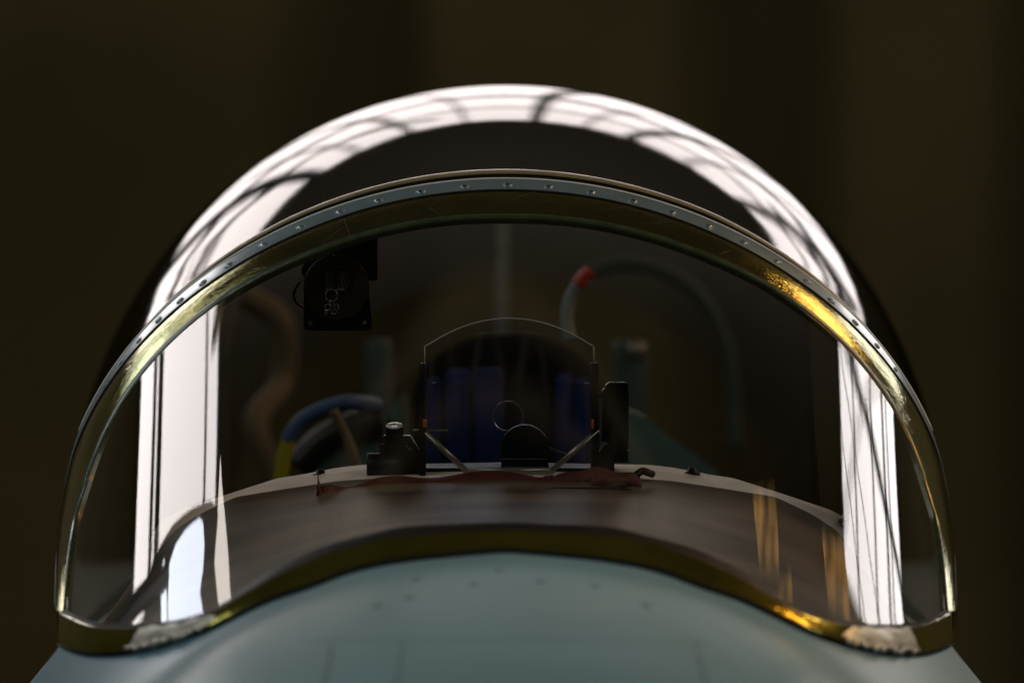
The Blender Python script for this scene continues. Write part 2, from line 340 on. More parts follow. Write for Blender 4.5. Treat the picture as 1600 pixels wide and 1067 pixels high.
# ------------------------------------------------------------------ the aircraft
jet = empty('fighter_jet', (0, 0, 1.6), 'jet aircraft with curved glass windscreen and dark bubble canopy inside the hangar', 'aircraft')
JI = Matrix.Translation(-Vector(jet.location))
def J(o, parent=None):                                 # build in world space, then hang under the aircraft
    o.parent = parent or jet
    o.matrix_parent_inverse = JI if (parent is None or parent is jet) else Matrix()
    return o
NP = 180
def curve_px(fn, umax, n=NP): return [solve(*fn(u)) for u in np.linspace(-umax, umax, n)]
def arch_curve(tab, n=NP, lim=88.8):
    out = []
    for a in np.linspace(-lim, lim, n):
        q = off_arch(tab, R(float(a))); out.append(solve(q.x, q.y))
    return out
cO = [(float(R(a)), 0.0) for a in np.linspace(-88.8, 88.8, NP)]
c1 = arch_curve(W1); c2 = arch_curve(W2); c3 = arch_curve(W3)
def strip(name, A, B, prof, mat, parent=None, sharp=18):
    rows = [[W(a[0] + (b[0] - a[0]) * t, a[1] + (b[1] - a[1]) * t, o) for a, b in zip(A, B)] for t, o in prof]
    return J(grid(name, rows, mat, None, sharp=sharp), parent)
FT0, FT1 = .0042, .0006; FB = .0022                                 # the bow frame leans back behind the strap
frame = strip('windscreen_frame', c1, c2, [(-.02, -.004), (0, FT0), (.2, FT0 + (FT1 - FT0) * .2 + FB * .7), (.4, FT0 + (FT1 - FT0) * .4 + FB), (.6, FT0 + (FT1 - FT0) * .6 + FB), (.8, FT0 + (FT1 - FT0) * .8 + FB * .7), (1.0, FT1), (1.02, -.004)], M_['olive'])
frame['label'] = 'olive green bow frame with scratches around the windscreen glass'
# silver strap with a bevelled rear edge
rows = []
for t, o_, dy in ((0, -.006, .012), (0, .0055, .010), (0, .0067, .001), (.06, .0066, 0), (.93, .0056, 0), (1, .0048, 0), (1.02, -.003, 0)):
    rows.append([W(a[0] + (b[0] - a[0]) * t, a[1] + (b[1] - a[1]) * t, o_ * min(1, max(.02, (R(86) - abs(a[0])) / R(20)))) + Vector((0, dy, 0)) for a, b in zip(cO, c1)])
strap = J(grid('strap', rows, M_['silver'], None, sharp=18), frame)
bead = strip('seal_bead', c2, c3, [(-.04, FT1 - .004), (.0, FT1 - .0005), (.18, FT1 + .0012), (.42, FT1 + .0020), (.68, FT1 + .0012), (.9, FT1 - .002), (1.0, FT1 - .0065), (1.02, -.001)], M_['bead'], frame, sharp=60)
J(strip('bead_groove', c2, c3, [(-.10, FT1 + .0003), (-.02, FT1 + .0003)], M_['black'], frame), frame)
edge_line = J(tube('edge_highlight', [W(a, 0, .0070) + Vector((0, .001, 0)) for a, h in cO if abs(a) < R(66)], .0009, M_['edge'], None, n=8), frame)  # pale tube painting the highlight along the strap's upper edge
# gap seams
for A, o_ in ((c1, .0050),):
    J(tube('seam', [W(a[0], a[1], o_ * min(1, max(.05, (R(86) - abs(a[0])) / R(20)))) for a in A], .0011, M_['black'], None, n=6), frame)
# countersunk screws
def arc_phi(u): return float(np.interp(abs(u) * S, AX, PHI)) * (1 if u > 0 else -1)
SCR = [-622, -598, -571, -541, -508, -473, -433, -378, -320, -259, -199, -133, -64, 3, 67, 134, 200, 260, 317, 372, 424, 470, 508, 545, 578, 606]
proto = None
for u in SCR:
    ph = arc_phi(u); q = off_arch([(a, w_ * .52) for a, w_ in W1], ph); f_ = solve(q.x, q.y)
    p = W(*f_, .0070); n = (W(*f_, 1) - W(*f_, 0)).normalized(); sc_ = .0060 * min(1, woff(W1, ph) / 12)
    if proto is None:
        prof = [(1.0, -.3), (.98, -.1), (.84, -.16), (.80, -.3), (.76, -.14), (.3, -.12), (.02, -.12)]
        scr = lathe('screw', prof, M_['silver'], None, n=14); me = scr.data
        bm = bmesh.new(); bm.from_mesh(me)
        for k in range(2): box(bm, (0, 0, -.11), (.9, .2, .03), rotz(35 + 90 * k))
        for f in bm.faces:
            c_ = f.calc_center_median(); rr = math.hypot(c_.x, c_.y)
            if abs(rr - .8) < .05 or (-.13 < c_.z < -.08 and max(abs(v.co.x) for v in f.verts) < .5 and len(f.verts) == 4 and rr < .35): f.material_index = 1
            else: f.material_index = 0
        bm.to_mesh(me); bm.free(); me.materials.append(M_['black']); proto = scr
    else:
        scr = proto.copy(); C.objects.link(scr)
    scr.matrix_world = Matrix.Translation(p) @ n.to_track_quat('Z', 'Y').to_matrix().to_4x4() @ rotz(random.uniform(0, 90)) @ Matrix.Diagonal((sc_, sc_, sc_, 1))
    mw = scr.matrix_world.copy(); scr.parent = frame; scr.matrix_parent_inverse = frame.matrix_world.inverted() if 0 else Matrix.Translation(Vector((0, 0, 0))); scr.matrix_basis = mw
# scratches in the frame paint are geometry-free: fine lines scored into it
for (xa, ya, xb, yb) in [(652,336,690,318),(672,330,705,345),(790,322,842,302),(828,303,885,327),(815,330,862,318),(930,335,1000,326),(1000,354,1050,352),(560,352,600,338),(500,385,535,362),(1120,400,1165,392),(1180,430,1230,428),(540,348,548,372)]:
    pts = []
    for t in np.linspace(0, 1, 8):
        f_ = solve(xa + (xb - xa) * t, ya + (yb - ya) * t + 1.5 * math.sin(t * 3)); pts.append(W(*f_, .0052 if 0 else .0034 + .0022 * t * 0 + .0008))
    # sit on the frame surface: project by its own slope
    pts2 = []
    for t, q in zip(np.linspace(0, 1, 8), pts):
        pxl, pyl = xa + (xb - xa) * t, ya + (yb - ya) * t
        top = float(np.interp(pxl - 790, [off_arch(W1, R(a)).x - 790 for a in range(-80, 81, 4)], [off_arch(W1, R(a)).y for a in range(-80, 81, 4)]))
        bot = float(np.interp(pxl - 790, [off_arch(W2, R(a)).x - 790 for a in range(-80, 81, 4)], [off_arch(W2, R(a)).y for a in range(-80, 81, 4)]))
        s_ = min(1, max(0, (pyl - top) / (bot - top))); f_ = solve(pxl, pyl)
        pts2.append(W(*f_, FT0 + (FT1 - FT0) * s_ + 4 * FB * s_ * (1 - s_) + .0001))
    J(tube('scratch', pts2, .0003, M_['black'], None, n=4), frame)

# glass between bow and base
uu = np.linspace(-687.9, 687.9, 221)
base = [solve(790 + u, bc(B0, u)) for u in uu]
tp = [c[0] for c in c3]; th_ = [c[1] for c in c3]
rows = []
NR = 26
for j in range(NR + 1):
    t = j / NR; row = []
    for ph, hb in base:
        ht = float(np.interp(ph, tp, th_)) - .002; hb_ = max(hb, ht + .0005)
        row.append(W(ph, ht + (hb_ - ht) * t))
    rows.append(row)
screen = J(grid('windscreen_glass', rows, M_['screen'], None))
# base frame: black seal, olive band, pale sealant
def pxc(c, um, du=0): return [solve(790 + u, bc(c, u) + du) for u in np.linspace(-um, um, NP)]
b0 = pxc(B0, 687.5, -2); b1 = pxc(B1, 690); b2 = pxc(B2, 696)
bseal = strip('base_seal', b0, b1, [(0, -.003), (.02, .002), (.5, .0035), (1, .003)], M_['black'])
bband = strip('base_frame', b1, b2, [(-.05, -.002), (-.02, .003), (.06, .0050), (.5, .0038), (.9, .0018), (.98, .001), (1.0, -.004)], M_['olive2'])
bband['label'] = 'olive green band along the foot of the windscreen'
b2s = pxc(B2, 696, 4)
J(strip('base_shadow_line', b2, b2s, [(-.05, -.003), (.4, .0045), (1.2, -.001)], M_['black']))  # black strip painting the shadow line below the band
def lumps(u0, u1, seed, nm='sealant_bead'):
    rnd = random.Random(seed); pts = []; rr = []
    n = 40
    for i in range(n):
        u = u0 + (u1 - u0) * i / (n - 1); f_ = solve(790 + u, bc(B2, u) + rnd.uniform(-4, 3)); pts.append(W(*f_, .004)); rr.append(.0022 + .003 * rnd.random() * math.sin(math.pi * i / (n - 1)))
    rr = [(rr[max(i-1,0)] + rr[i] + rr[min(i+1,n-1)]) / 3 for i in range(n)]
    return J(tube(nm, pts, .006, M_['seal'], None, n=10, rads=rr), bband)
lumps(-590, -470, 3); lumps(530, 640, 5)
for ua, ub in ((-575, -462), (530, 628)):              # bright crumpled patches added to paint the band's pale highlights
    A_ = [solve(790 + u, bc(B1, u) + 2 + 1.5 * math.sin(u * .21)) for u in np.linspace(ua + 9, ub - 4, 26)]; B_ = [solve(790 + u, bc(B2, u) - 4 + 3 * math.sin(u * .13)) for u in np.linspace(ua - 8, ub + 14, 26)]
    strip('highlight_patch', A_, B_, [(0, .004), (.02, .0062), (.5, .0058), (.98, .0038), (1, .002)], M_['seal'], bband)

# nose skin: flares out and down from the base frame
lower = [W(*solve(790 + u, bc(B2, u) + 2), -.001) for u in np.linspace(-697, 697, 161)]
for i, u in enumerate(np.linspace(-697, 697, 161)):
    pass
rows = [lower]; n_ = len(lower)
outn = []
for i, u in enumerate(np.linspace(-1, 1, n_)):
    th = u * R(92); outn.append(Vector((math.sin(th), -math.cos(th), 0)))
for d in [.004, .012, .025, .045, .075, .12, .18, .26, .36, .5, .7, 1.0, 1.4]:
    row = []
    for i, (p, n) in enumerate(zip(lower, outn)):
        side_ = abs(n.x) ** 2.5
        mean = 7.5 * (1 - side_) + 40 * side_; k2 = 14 * (1 - side_) + 20 * side_
        drop = math.tan(R(mean)) * d + math.tan(R(k2)) * d * d * .55
        row.append(Vector((p.x + n.x * d * (1 - .35 * side_), p.y + n.y * d * (1.0), p.z - drop)))
    rows.append(row)
nose = J(grid('nose_skin', rows, M_['skin'], None))
# fuselage sides aft of the bow
rows = []
for Y in (-.35, -.1, 0.02, .5, 1.2, 2.2, 3.4):
    row = []; g = 1 + .05 * min(Y, 1.4) - (.03 if Y < -.3 else .005 if Y < 0 else 0); lw_ = .05 if Y < -.3 else .012 if Y < 0 else 0
    for a, z in ((.500, 2.262), (.506, 2.250), (.52, 2.235), (.545, 2.205), (.58, 2.15), (.63, 2.05), (.66, 1.9), (.62, 1.6), (.45, 1.4), (0, 1.3)): row.append(Vector((a * g, Y, z - lw_)))
    row = [Vector((-q.x, q.y, q.z)) for q in row] + [Vector(q) for q in row[::-1]][1:] if 0 else [Vector((-q.x, q.y, q.z)) for q in row] + row[::-1][1:]
    rows.append(row)
fus = J(grid('fuselage', rows, M_['skin'], None)); jet['note'] = ''; del jet['note']

# panel seams and fasteners on the nose
def skin_pt(px, py):
    o = Vector((CX, -D, CZ)); d = (P(px, py, 0) - o).normalized()
    from mathutils.bvhtree import BVHTree
    global _bv
    if '_bv' not in globals(): _bv = BVHTree.FromPolygons([v.co.copy() for v in nose.data.vertices], [tuple(p.vertices) for p in nose.data.polygons])
    h = _bv.ray_cast(o, d); return h[0], h[1]
def skin_line(pts, r, nm='panel_seam'):
    q = []
    for a, b in zip(pts[:-1], pts[1:]):
        for t in np.linspace(0, 1, 8):
            h = skin_pt(a[0] + (b[0] - a[0]) * t, a[1] + (b[1] - a[1]) * t)
            if h[0] is not None: q.append(h[0] + Vector((0, 0, -r * .6)))
    if len(q) > 2: J(tube(nm, q, r, M_['seam'], None, n=6), nose)
skin_line([(522, 1000), (508, 1066)], .0028); skin_line([(630, 1004), (622, 1066)], .0025); skin_line([(1085, 1002), (1102, 1066)], .0028)
skin_line([(470, 1002), (640, 999), (800, 998), (960, 1000), (1110, 1004)], .0012)
for px, py in ((652, 904), (640, 932), (742, 912), (845, 908), (780, 890), (590, 945), (930, 915), (1010, 945)):
    h = skin_pt(px, py)
    if h[0] is not None:
        lathe_o = lathe('skin_fastener', [(.0001, .0006), (.005, .0006), (.0056, 0), (.0056, -.003)], M_['seam'], None, Matrix.Translation(h[0]) @ (h[1] if h[1].z > 0 else -h[1]).to_track_quat('Z', 'Y').to_matrix().to_4x4(), n=12); J(lathe_o, nose)

# canopy bubble with its rim
WC = [(0, 11), (28, 11), (40, 9), (52, 6), (62, 2), (72, -1), (90, -4)]
Ym = .8
def can(phi, Y, extra=0.0):
    if Y <= Ym: f = 1 - (1 - Y / Ym) ** 2
    else: f = 1 - .055 * (Y - Ym) ** 2
    k = (D + Y) / D; r0 = rpoly(OUTC, phi) + woff(WC, phi); r1 = rpoly(SILC, phi)
    r = (r0 + (r1 - r0) * f) * S * k if Y <= Ym else r1 * S * k * (1 - .11 * (Y - Ym) ** 2)
    c_ = CZ - 436.5 * S * k
    r += extra
    return Vector((r * math.sin(phi), Y, c_ + r * math.cos(phi)))
phs = np.linspace(-R(91), R(91), 181)
phs_s = phs
ys = list(np.linspace(.028, Ym, 26)) + list(np.linspace(Ym, 2.6, 22))[1:]
canopy = J(grid('canopy_glass', [[can(p, y) for p in phs] for y in ys], M_['canopy'], None))
canopy['label'] = 'dark bubble canopy glass with bright window reflections'
def ringstrip(name, prof, mat, parent):
    return J(grid(name, [[can(p, y, e) for p in phs] for y, e in prof], mat, None), parent)
ringstrip('canopy_rim', [(.030, -.006), (.018, -.0026), (.015, -.0012), (.015, .0004), (.018, .0012), (.024, .0014), (.030, .0010), (.036, -.001)], M_['rim'], canopy)
ringstrip('rim_seal', [(.020, -.0025), (.013, -.0035), (.015, -.010), (.022, -.012)], M_['black'], canopy)

# ---------------- cockpit
tubm = bmesh.new()
boxo_ = J(boxo('cockpit_floor', (0, .75, 1.95), (.86, 2.6, .05), M_['dark'])); J(boxo('cockpit_bulkhead', (0, 2.1, 2.12), (.95, .05, .34), M_['black']))
for s_ in (-1, 1): J(boxo('cockpit_sill', (s_ * .46, 1.05, 2.14), (.06, 2.1, .26), M_['teal'], bev=.01))
G0 = sm([(0, 722), (225, 726), (260, 730), (329, 743), (354, 746), (410, 764), (447, 776), (510, 797), (545, 818), (571, 888), (609, 945), (640, 985)], sig=4)
G1 = sm([(0, 744), (215, 748), (260, 751), (340, 763), (422, 776), (479, 803), (519, 829), (545, 862), (571, 905), (609, 960), (640, 992)], sig=4)
us = np.linspace(-640, 640, 141)
def gY(u, front):
    a = min(1, abs(u) / 545); 
    return (.07 if not front else -.035) + (-.10 if not front else -.02) * a ** 4
g0 = [P(790 + u, bc(G0, u), gY(u, 0)) for u in us]; g1 = [P(790 + u, bc(G1, u), gY(u, 1)) for u in us]
drop0 = [p + Vector((0, .012, -.03)) for p in g0]
rows = [drop0, [p + Vector((0, .004, -.003)) for p in g0], g0, [p + (q - p) * .5 + Vector((0, 0, .0015)) for p, q in zip(g0, g1)], g1]
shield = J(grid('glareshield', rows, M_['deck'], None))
rr_ = [g1]
for t in (.03, .3, .6, .85, 1.0):
    row = []
    for u, p in zip(us, g1):
        us_ = u * (1 - .02 * t); yb = bc(B0, min(abs(us_), 640)) + 12
        ph, h = solve(790 + us_, yb); q = W(ph, h, -.016)
        sag = .004 * (1 if t < .05 else 1)
        row.append(p + (q - p) * t + Vector((0, 0, -.003 if t > 0 else 0)))
    rr_.append(row)
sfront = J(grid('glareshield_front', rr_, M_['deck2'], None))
for px, py, u in ((501, 738, 0), (1081, 735, 0), (1322, 807, 0)):
    p = P(px, py, .035 if px != 1322 else -.04)
    J(lathe('fastener', [(.0001, .0065), (.0045, .006), (.0055, .002), (.0095, .0005), (.0095, -.004)], M_['dark'], None, Matrix.Translation(p + Vector((0, 0, -.003))), n=18), shield)

# head-up display
def hud(px, py, Y=0.0): return P(px, py, Y)
hudp = J(boxo('head_up_display', P(795, 745, .05), (.20, .10, .022), M_['dark'], bev=.003))
def HP(o): return J(o, hudp)
def postbar(px0, px1, py0, py1, Y, dy, m, nm='post', bev=.0008):
    a, b = P(px0, py0, Y), P(px1, py1, Y); return HP(boxo(nm, (a + b) / 2, (abs(b.x - a.x), dy, abs(a.z - b.z)), m, bev=bev))
for a_, b_ in ((655.5, 665.5), (923, 935)): postbar(a_, b_, 567, 742, .0, .05, M_['dark2'])
postbar(661, 667, 655, 668, -.0265, .004, M_['orange'], 'orange_mark'); postbar(924, 928, 655, 670, -.0265, .004, M_['orange'], 'orange_mark')
HP(tube('strut', [P(664, 676, -.022), P(728, 735, -.022)], .0032, M_['brass'], None, n=8)); HP(tube('strut', [P(936, 672, -.022), P(862, 735, -.022)], .0032, M_['brass'], None, n=8))
HP(tube('strut', [P(724, 735, -.022), P(866, 735, -.022)], .0030, M_['brass'], None, n=8))
HP(tube('strut', [P(838, 692, .02), P(885, 712, .02)], .0022, M_['brass'], None, n=8))
HP(tube('strut', [P(590 + 55, 672, .03), P(700, 672, .03)], .001, M_['brass'], None, n=6))
# combiner plate, arched top
out = [(663.5, 735)] + [(663.5, 541)]
for t in np.linspace(0, 1, 33)[1:-1]:
    u = 663.5 + (928 - 663.5) * t; out.append((u, 497 + 45 * (abs(2 * t - 1)) ** 2.05))
out += [(928, 541), (928, 735)]
oz = [(P(a, b, 0).x, P(a, b, 0).z) for a, b in out]
piv = P(795, 735, 0); T = Matrix.Translation(piv) @ rotx(-4) @ Matrix.Translation(-piv)
comb = HP(mesh('combiner_glass', [T @ Vector((x, -.002, z)) for x, z in oz], [tuple(range(len(oz)))], M_['combiner'], None, False))
edge = [T @ Vector((x, 0, z)) for x, z in oz]
J(tube('glass_edge', edge[1:-1], .0008, M_['edge'], None, n=6), hudp)  # pale tubes painting the light that the glass edge catches
HP(tube('glass_edge', [T @ Vector((*[P(663.5, 570, 0).x, 0, P(663.5, 570, 0).z],)), edge[1]], .0006, M_['edge'], None, n=6)); HP(tube('glass_edge', [T @ Vector((P(928, 570, 0).x, 0, P(928, 570, 0).z)), edge[-2]], .0006, M_['edge'], None, n=6))
# second, inner plate
o2 = [(670, 735), (670, 600), (673, 598), (919, 598), (922, 600), (922, 735)]
HP(mesh('combiner_glass', [Vector((P(a, b, .045).x, .045, P(a, b, .045).z)) for a, b in o2], [tuple(range(6))], M_['combiner'], None, False))
HP(tube('glass_edge', [P(675, 598, .045), P(681, 598, .045)], .0005, M_['edge'], None, n=5)); HP(tube('glass_edge', [P(912, 598, .045), P(920, 599, .045)], .0006, M_['edge'], None, n=5))
lens = P(820, 735, .02)
HP(prism('lens_housing', [(P(820 + 37 * math.cos(a), 0, 0).x, P(0, 700 - 36 * math.sin(a), 0).z) for a in np.linspace(0, math.pi, 24)] + [(P(783, 0, 0).x, P(0, 742, 0).z), (P(857, 0, 0).x, P(0, 742, 0).z)], .005, .055, M_['dark']))
for yy in (717, 730): HP(boxo('housing_trim', P(818, yy, .003), (.052, .004, .0016), M_['brass']))
ringp = [P(794 + 23.5 * math.cos(a), 650.5 + 23.5 * math.sin(a), .03) for a in np.linspace(0, 2 * math.pi, 49)[:-1]]
rows = []
for dr, dy in ((.0008, -.003), (.0008, .006), (-.0009, .006), (-.0009, -.003), (.0008, -.003)):
    c0 = P(794, 650.5, .03); rows.append([c0 + (p - c0) * (1 + dr / .017) + Vector((0, dy, 0)) for p in ringp])
HP(grid('pull_ring', rows, M_['lightm'], None, True, closed=True))

# left instrument: sensor box with a knurled knob
sb = J(prism('sensor_box', [(P(a, 0, 0).x, P(0, b, 0).z) for a, b in ((594, 684), (600, 680), (641, 680), (657, 706), (657, 742), (594, 742))], -.012, .03, M_['dark2']))
J(prism('bracket', [(P(a, 0, 0).x, P(0, b, 0).z) for a, b in ((589, 681), (597, 679), (614, 703), (611, 706), (598, 690), (590, 690))], -.017, -.0122, M_['dark']), sb)
kb = P(616.5, 680, .008)
J(lathe('knob', [(.0095, 0), (.0103, .001), (.0103, .0105), (.0098, .0115)], M_['dark'], None, Matrix.Translation(kb) @ rotx(20), n=32), sb)
J(lathe('knob_cap', [(.0098, .0116), (.0094, .0122), (.0022, .0122), (.0020, .0105), (.0001, .0105)], M_['edge'], None, Matrix.Translation(kb) @ rotx(20), n=32), sb)
J(lathe('barrel', [(.0001, -.012), (.0135, -.012), (.0145, -.010), (.0145, .03), (.0001, .03)], M_['dark'], None, Matrix.Translation(P(590, 728, -.005)) @ roty(90) @ rotx(0), n=32), sb)
for px, py in ((597, 693.5), (636, 697), (639, 701), (643, 702)): J(boxo('rivet', P(px, py, -.018 if px < 600 else -.0125), (.0009, .001, .0009), M_['edge']), sb)
# right instrument: tall camera box
cb = J(prism('camera_box', [(P(a, 0, 0).x, P(0, b, 0).z) for a, b in ((947, 602), (951, 597.5), (978, 597.5), (982, 602), (982, 678), (981.5, 722), (960, 722), (955, 700), (947, 690))], -.004, .05, M_['dark2']))
J(prism('small_box', [(P(a, 0, 0).x, P(0, b, 0).z) for a, b in ((941, 610), (944, 607), (946.5, 607), (946.5, 690), (941, 690))], 0, .04, M_['dark2']), cb)
J(lathe('connector', [(.0001, 0), (.0028, 0), (.0028, .006), (.0001, .006)], M_['dark'], None, Matrix.Translation(P(934.5, 616.5, .015)) @ roty(90), n=16), cb)
J(boxo('edge_trim', P(964.5, 597.2, 0.02), (.019, .03, .0006), M_['silver']), cb)
J(tube('cable', spline([P(936, 706, .0), P(944, 696, 0), P(950, 690, .0)], 6), .0007, M_['brass'], None, n=6), cb)
J(boxo('rivet', P(981, 703, -.005), (.001, .001, .001), M_['edge']), cb)
J(prism('mount', [(P(a, 0, 0).x, P(0, b, 0).z) for a, b in ((935, 706), (946, 694), (960, 700), (960, 745), (925, 745), (925, 715))], .0, .03, M_['dark']), cb)

# round data-plate unit hanging from the bow
Yd = .05
plate_out = []
x0, x1_, y0_, y1_ = 474.5, 581.5, 400, 516.5; rc = 7
for cx_, cy_, a0 in ((x1_ - rc, y1_ - rc, 0), (x0 + rc, y1_ - rc, 90)):
    for a in np.linspace(a0, a0 + 90, 6): plate_out.append((cx_ + rc * math.cos(R(a)), cy_ + rc * math.sin(R(a))))
plate_out += [(x0, y0_), (x1_ - 10, y0_)]
unit = J(prism('warning_unit', [(P(a, 0, Yd).x, P(0, b, Yd).z) for a, b in plate_out], Yd, Yd + .004, M_['dark2']))
unit['label'] = 'dark square plate with round drum, printed label and key rings hanging below the bow'
J(prism('hanger', [(P(a, 0, Yd).x, P(0, b, Yd).z) for a, b in ((590, 362), (590, 436), (587, 439), (578, 439), (560, 410), (560, 376))], Yd - .004, Yd - .001, M_['dark']), unit)
J(prism('hanger', [(P(a, 0, Yd).x, P(0, b, Yd).z) for a, b in ((560, 376), (560, 405), (480, 440), (470, 425), (480, 400), (520, 385))], Yd - .0015, Yd - .0005, M_['dark']), unit)
cdm = mat('drum_face', (.045, .038, .028), .45, noise=.3)
J(lathe('drum', [(.0001, .011), (.0355, .011), (.0372, .0095), (.0372, 0)], cdm, None, Matrix.Translation(P(526, 448, Yd)) @ rotx(90), n=48), unit)
for px, py in ((485, 504.5), (569, 504.5)): J(lathe('plate_screw', [(.0001, .0012), (.0024, .001), (.0026, 0)], M_['brass'], None, Matrix.Translation(P(px, py, Yd)) @ rotx(90), n=16), unit)
lab = J(boxo('label_plate', P(526, 440, Yd - .0115), (.037, .0006, .026), M_['paper']), unit)
rnd = random.Random(4)
for r_ in range(9):
    yy = 425 + r_ * 2.9; xx = 507 + rnd.uniform(0, 4)
    while xx < 543 - rnd.uniform(0, 5):
        w_ = rnd.uniform(1.5, 5); J(boxo('print', P(xx + w_ / 2, yy, Yd - .0121), (w_ * S * .9, .0002, 1.1 * S), M_['ink']), lab); xx += w_ + 1.2
J(boxo('print', P(524, 452, Yd - .0121), (.021, .0002, .0026), M_['ink']), lab)
J(tube('pull_rod', spline([P(524, 398, Yd - .016), P(525, 425, Yd - .018), P(524.5, 452, Yd - .018)], 8), .0022, M_['dark'], None, n=10), unit)
def ring(nm, px, py, r, tilt, y=Yd - .020, th=.0006, par=unit, m='lightm'):
    c_ = P(px, py, y); M3 = Matrix.Translation(c_) @ rotz(tilt[0]) @ roty(tilt[1]) @ rotx(90)
    return J(tube(nm, [M3 @ Vector((r * math.cos(a), r * math.sin(a), 0)) for a in np.linspace(0, 2 * math.pi, 25)[:-1]], th, M_[m], None, n=6, closed=True), par)
ring('key_ring', 518, 462, .0068, (0, 0)); ring('chain_link', 519, 473, .0042, (60, 20)); ring('chain_link', 512, 480, .0035, (20, 50)); ring('chain_link', 526, 480, .0035, (-50, 10)); ring('chain_link', 510, 487, .0030, (70, 20)); ring('chain_link', 522, 487, .0028, (10, 60))
J(tube('loop_cable', spline([P(468, 440, Yd), P(459, 458, Yd), P(464, 474, Yd), P(478, 482, Yd + .01)], 8), .0016, M_['dark'], None, n=8), unit)

# ejection seat and cockpit clutter (soft, behind the focus)
def rbox(nm, px0, px1, py0, py1, Y, dy, m, parent=None, bev=.02, rot=None):
    a, b = P(px0, py0, Y), P(px1, py1, Y); return J(boxo(nm, (a + b) / 2, (abs(b.x - a.x), dy, abs(a.z - b.z)), m, bev=bev, rot=rot), parent)
seat = J(prism('ejection_seat', [(P(795 + 150 * math.cos(a), 0, .95).x, P(0, 640 - 118 * abs(math.sin(a)) ** .8, .95).z) for a in np.linspace(0, math.pi, 30)] + [(P(645, 0, .95).x, 2.0), (P(945, 0, .95).x, 2.0)], .95, 1.15, M_['dark']))
seat['label'] = 'black ejection seat with rounded headrest and blue cushions'
for a_, b_, t_ in ((667, 689, 590), (696, 736, 577), (742, 786, 575), (870, 893, 585), (895, 922, 592)): rbox('cushion', a_, b_, t_, 728, .75, .06, M_['bluef'], seat, .006)
rbox('seat_rail', 572, 612, 530, 735, 1.5, .10, M_['rail'], seat, .01); rbox('seat_rail', 958, 1012, 532, 735, 1.5, .10, M_['rail'], seat, .01)
J(lathe('rail_bolt', [(.0001, .004), (.012, .003), (.014, 0)], M_['brass'], None, Matrix.Translation(P(995, 548, 1.44)) @ rotx(90), n=16), seat)
hd = spline([P(890, 530, .62), P(886, 500, .62), P(890, 470, .62), P(902, 447, .62), P(916, 434, .62)], 10)
J(tube('grab_handle', hd, .0085, M_['white'], None, n=14), seat)
J(tube('handle_tip', spline([P(903, 446, .62), P(912, 434, .62), P(924, 424, .62)], 6), .0095, M_['redtip'], None, n=14), seat)
J(tube('seat_hoop', spline([P(925, 424, 1.9), P(975, 412, 1.9), P(1040, 425, 1.9), P(1100, 470, 1.9), P(1140, 560, 1.9), P(1150, 700, 1.9)], 12), .010, M_['rail'], None, n=12), seat)
console = J(prism('console', [(P(a, 0, .9).x, P(0, b, .9).z) for a, b in ((940, 625), (1010, 655), (1120, 735), (1150, 800), (940, 800))], .9, 1.3, M_['teal']))
console2 = J(prism('console', [(P(a, 0, .9).x, P(0, b, .9).z) for a, b in ((625, 620), (580, 660), (470, 735), (440, 800), (625, 800))], .9, 1.3, M_['teal']))
J(tube('air_hose', spline([P(448, 690, .62), P(470, 658, .62), P(510, 637, .62), P(550, 629, .62), P(590, 634, .66)], 10), .0095, M_['bluehose'], None, n=14))
J(tube('yellow_hose', spline([P(452, 684, .62), P(443, 715, .62), P(437, 760, .62), P(432, 800, .62)], 8), .0090, M_['yellow'], None, n=14))
J(tube('dark_hose', spline([P(465, 730, .9), P(505, 690, .9), P(560, 665, .9), P(600, 660, .9)], 8), .020, M_['black'], None, n=14))
J(tube('harness_strap', spline([P(378, 460, 1.6), P(440, 505, 1.6), P(440, 600, 1.6), P(400, 660, 1.5), P(430, 760, 1.5)], 10), .018, M_['tan'], None, n=8))
J(tube('harness_strap', spline([P(520, 640, .5), P(545, 690, .5), P(560, 740, .5)], 8), .006, M_['tan'], None, n=8))
J(boxo('pale_bar', P(784, 500, 1.9), (.018, .03, .30), M_['white'], bev=.005))  # pale upright bar added for a lighter vertical streak in the background

# loose things lying on the glareshield
def ribbon(nm, pts, wid, label, cat, m='red', tw=(0, 0), grp=None):
    q = spline(pts, 10); rows = [[], [], []]; n = len(q)
    for i, p in enumerate(q):
        a = R(tw[0] + (tw[1] - tw[0]) * i / n + 18 * math.sin(i * .35)); wv = Vector((0, math.cos(a), math.sin(a))) * wid
        rows[0].append(p - wv / 2); rows[1].append(p + Vector((0, 0, .0012))); rows[2].append(p + wv / 2)
    o = grid(nm, rows, M_[m], None); md = o.modifiers.new('t', 'SOLIDIFY'); md.thickness = .0012
    o['label'] = label; o['category'] = cat
    if grp: o['group'] = grp
    return o
ribbon('warning_streamer', [P(496, 757, -.09), P(499, 768, -.09), P(508, 775, -.09), P(540, 772, -.08), P(600, 761, -.06), P(680, 754, -.05), P(780, 750, -.045), P(865, 748, -.04)], .026, 'long dark red webbing streamer with a curled left end lying along the glareshield', 'streamer', grp='red webbing streamers on the glareshield', tw=(70, 30))
ribbon('warning_streamer', [P(862, 754, -.05), P(900, 745, -.045), P(930, 741, -.04), P(960, 747, -.04), P(1000, 751, -.035)], .018, 'short folded red webbing streamer bunched below the tall black box', 'streamer', grp='red webbing streamers on the glareshield', tw=(40, 80))
ribbon('warning_streamer', [P(925, 752, -.075), P(955, 746, -.075), P(985, 748, -.07), P(1002, 756, -.07)], .016, 'red webbing fold nearest the corded end beside the tall black box', 'streamer', grp='red webbing streamers on the glareshield', tw=(60, 40))
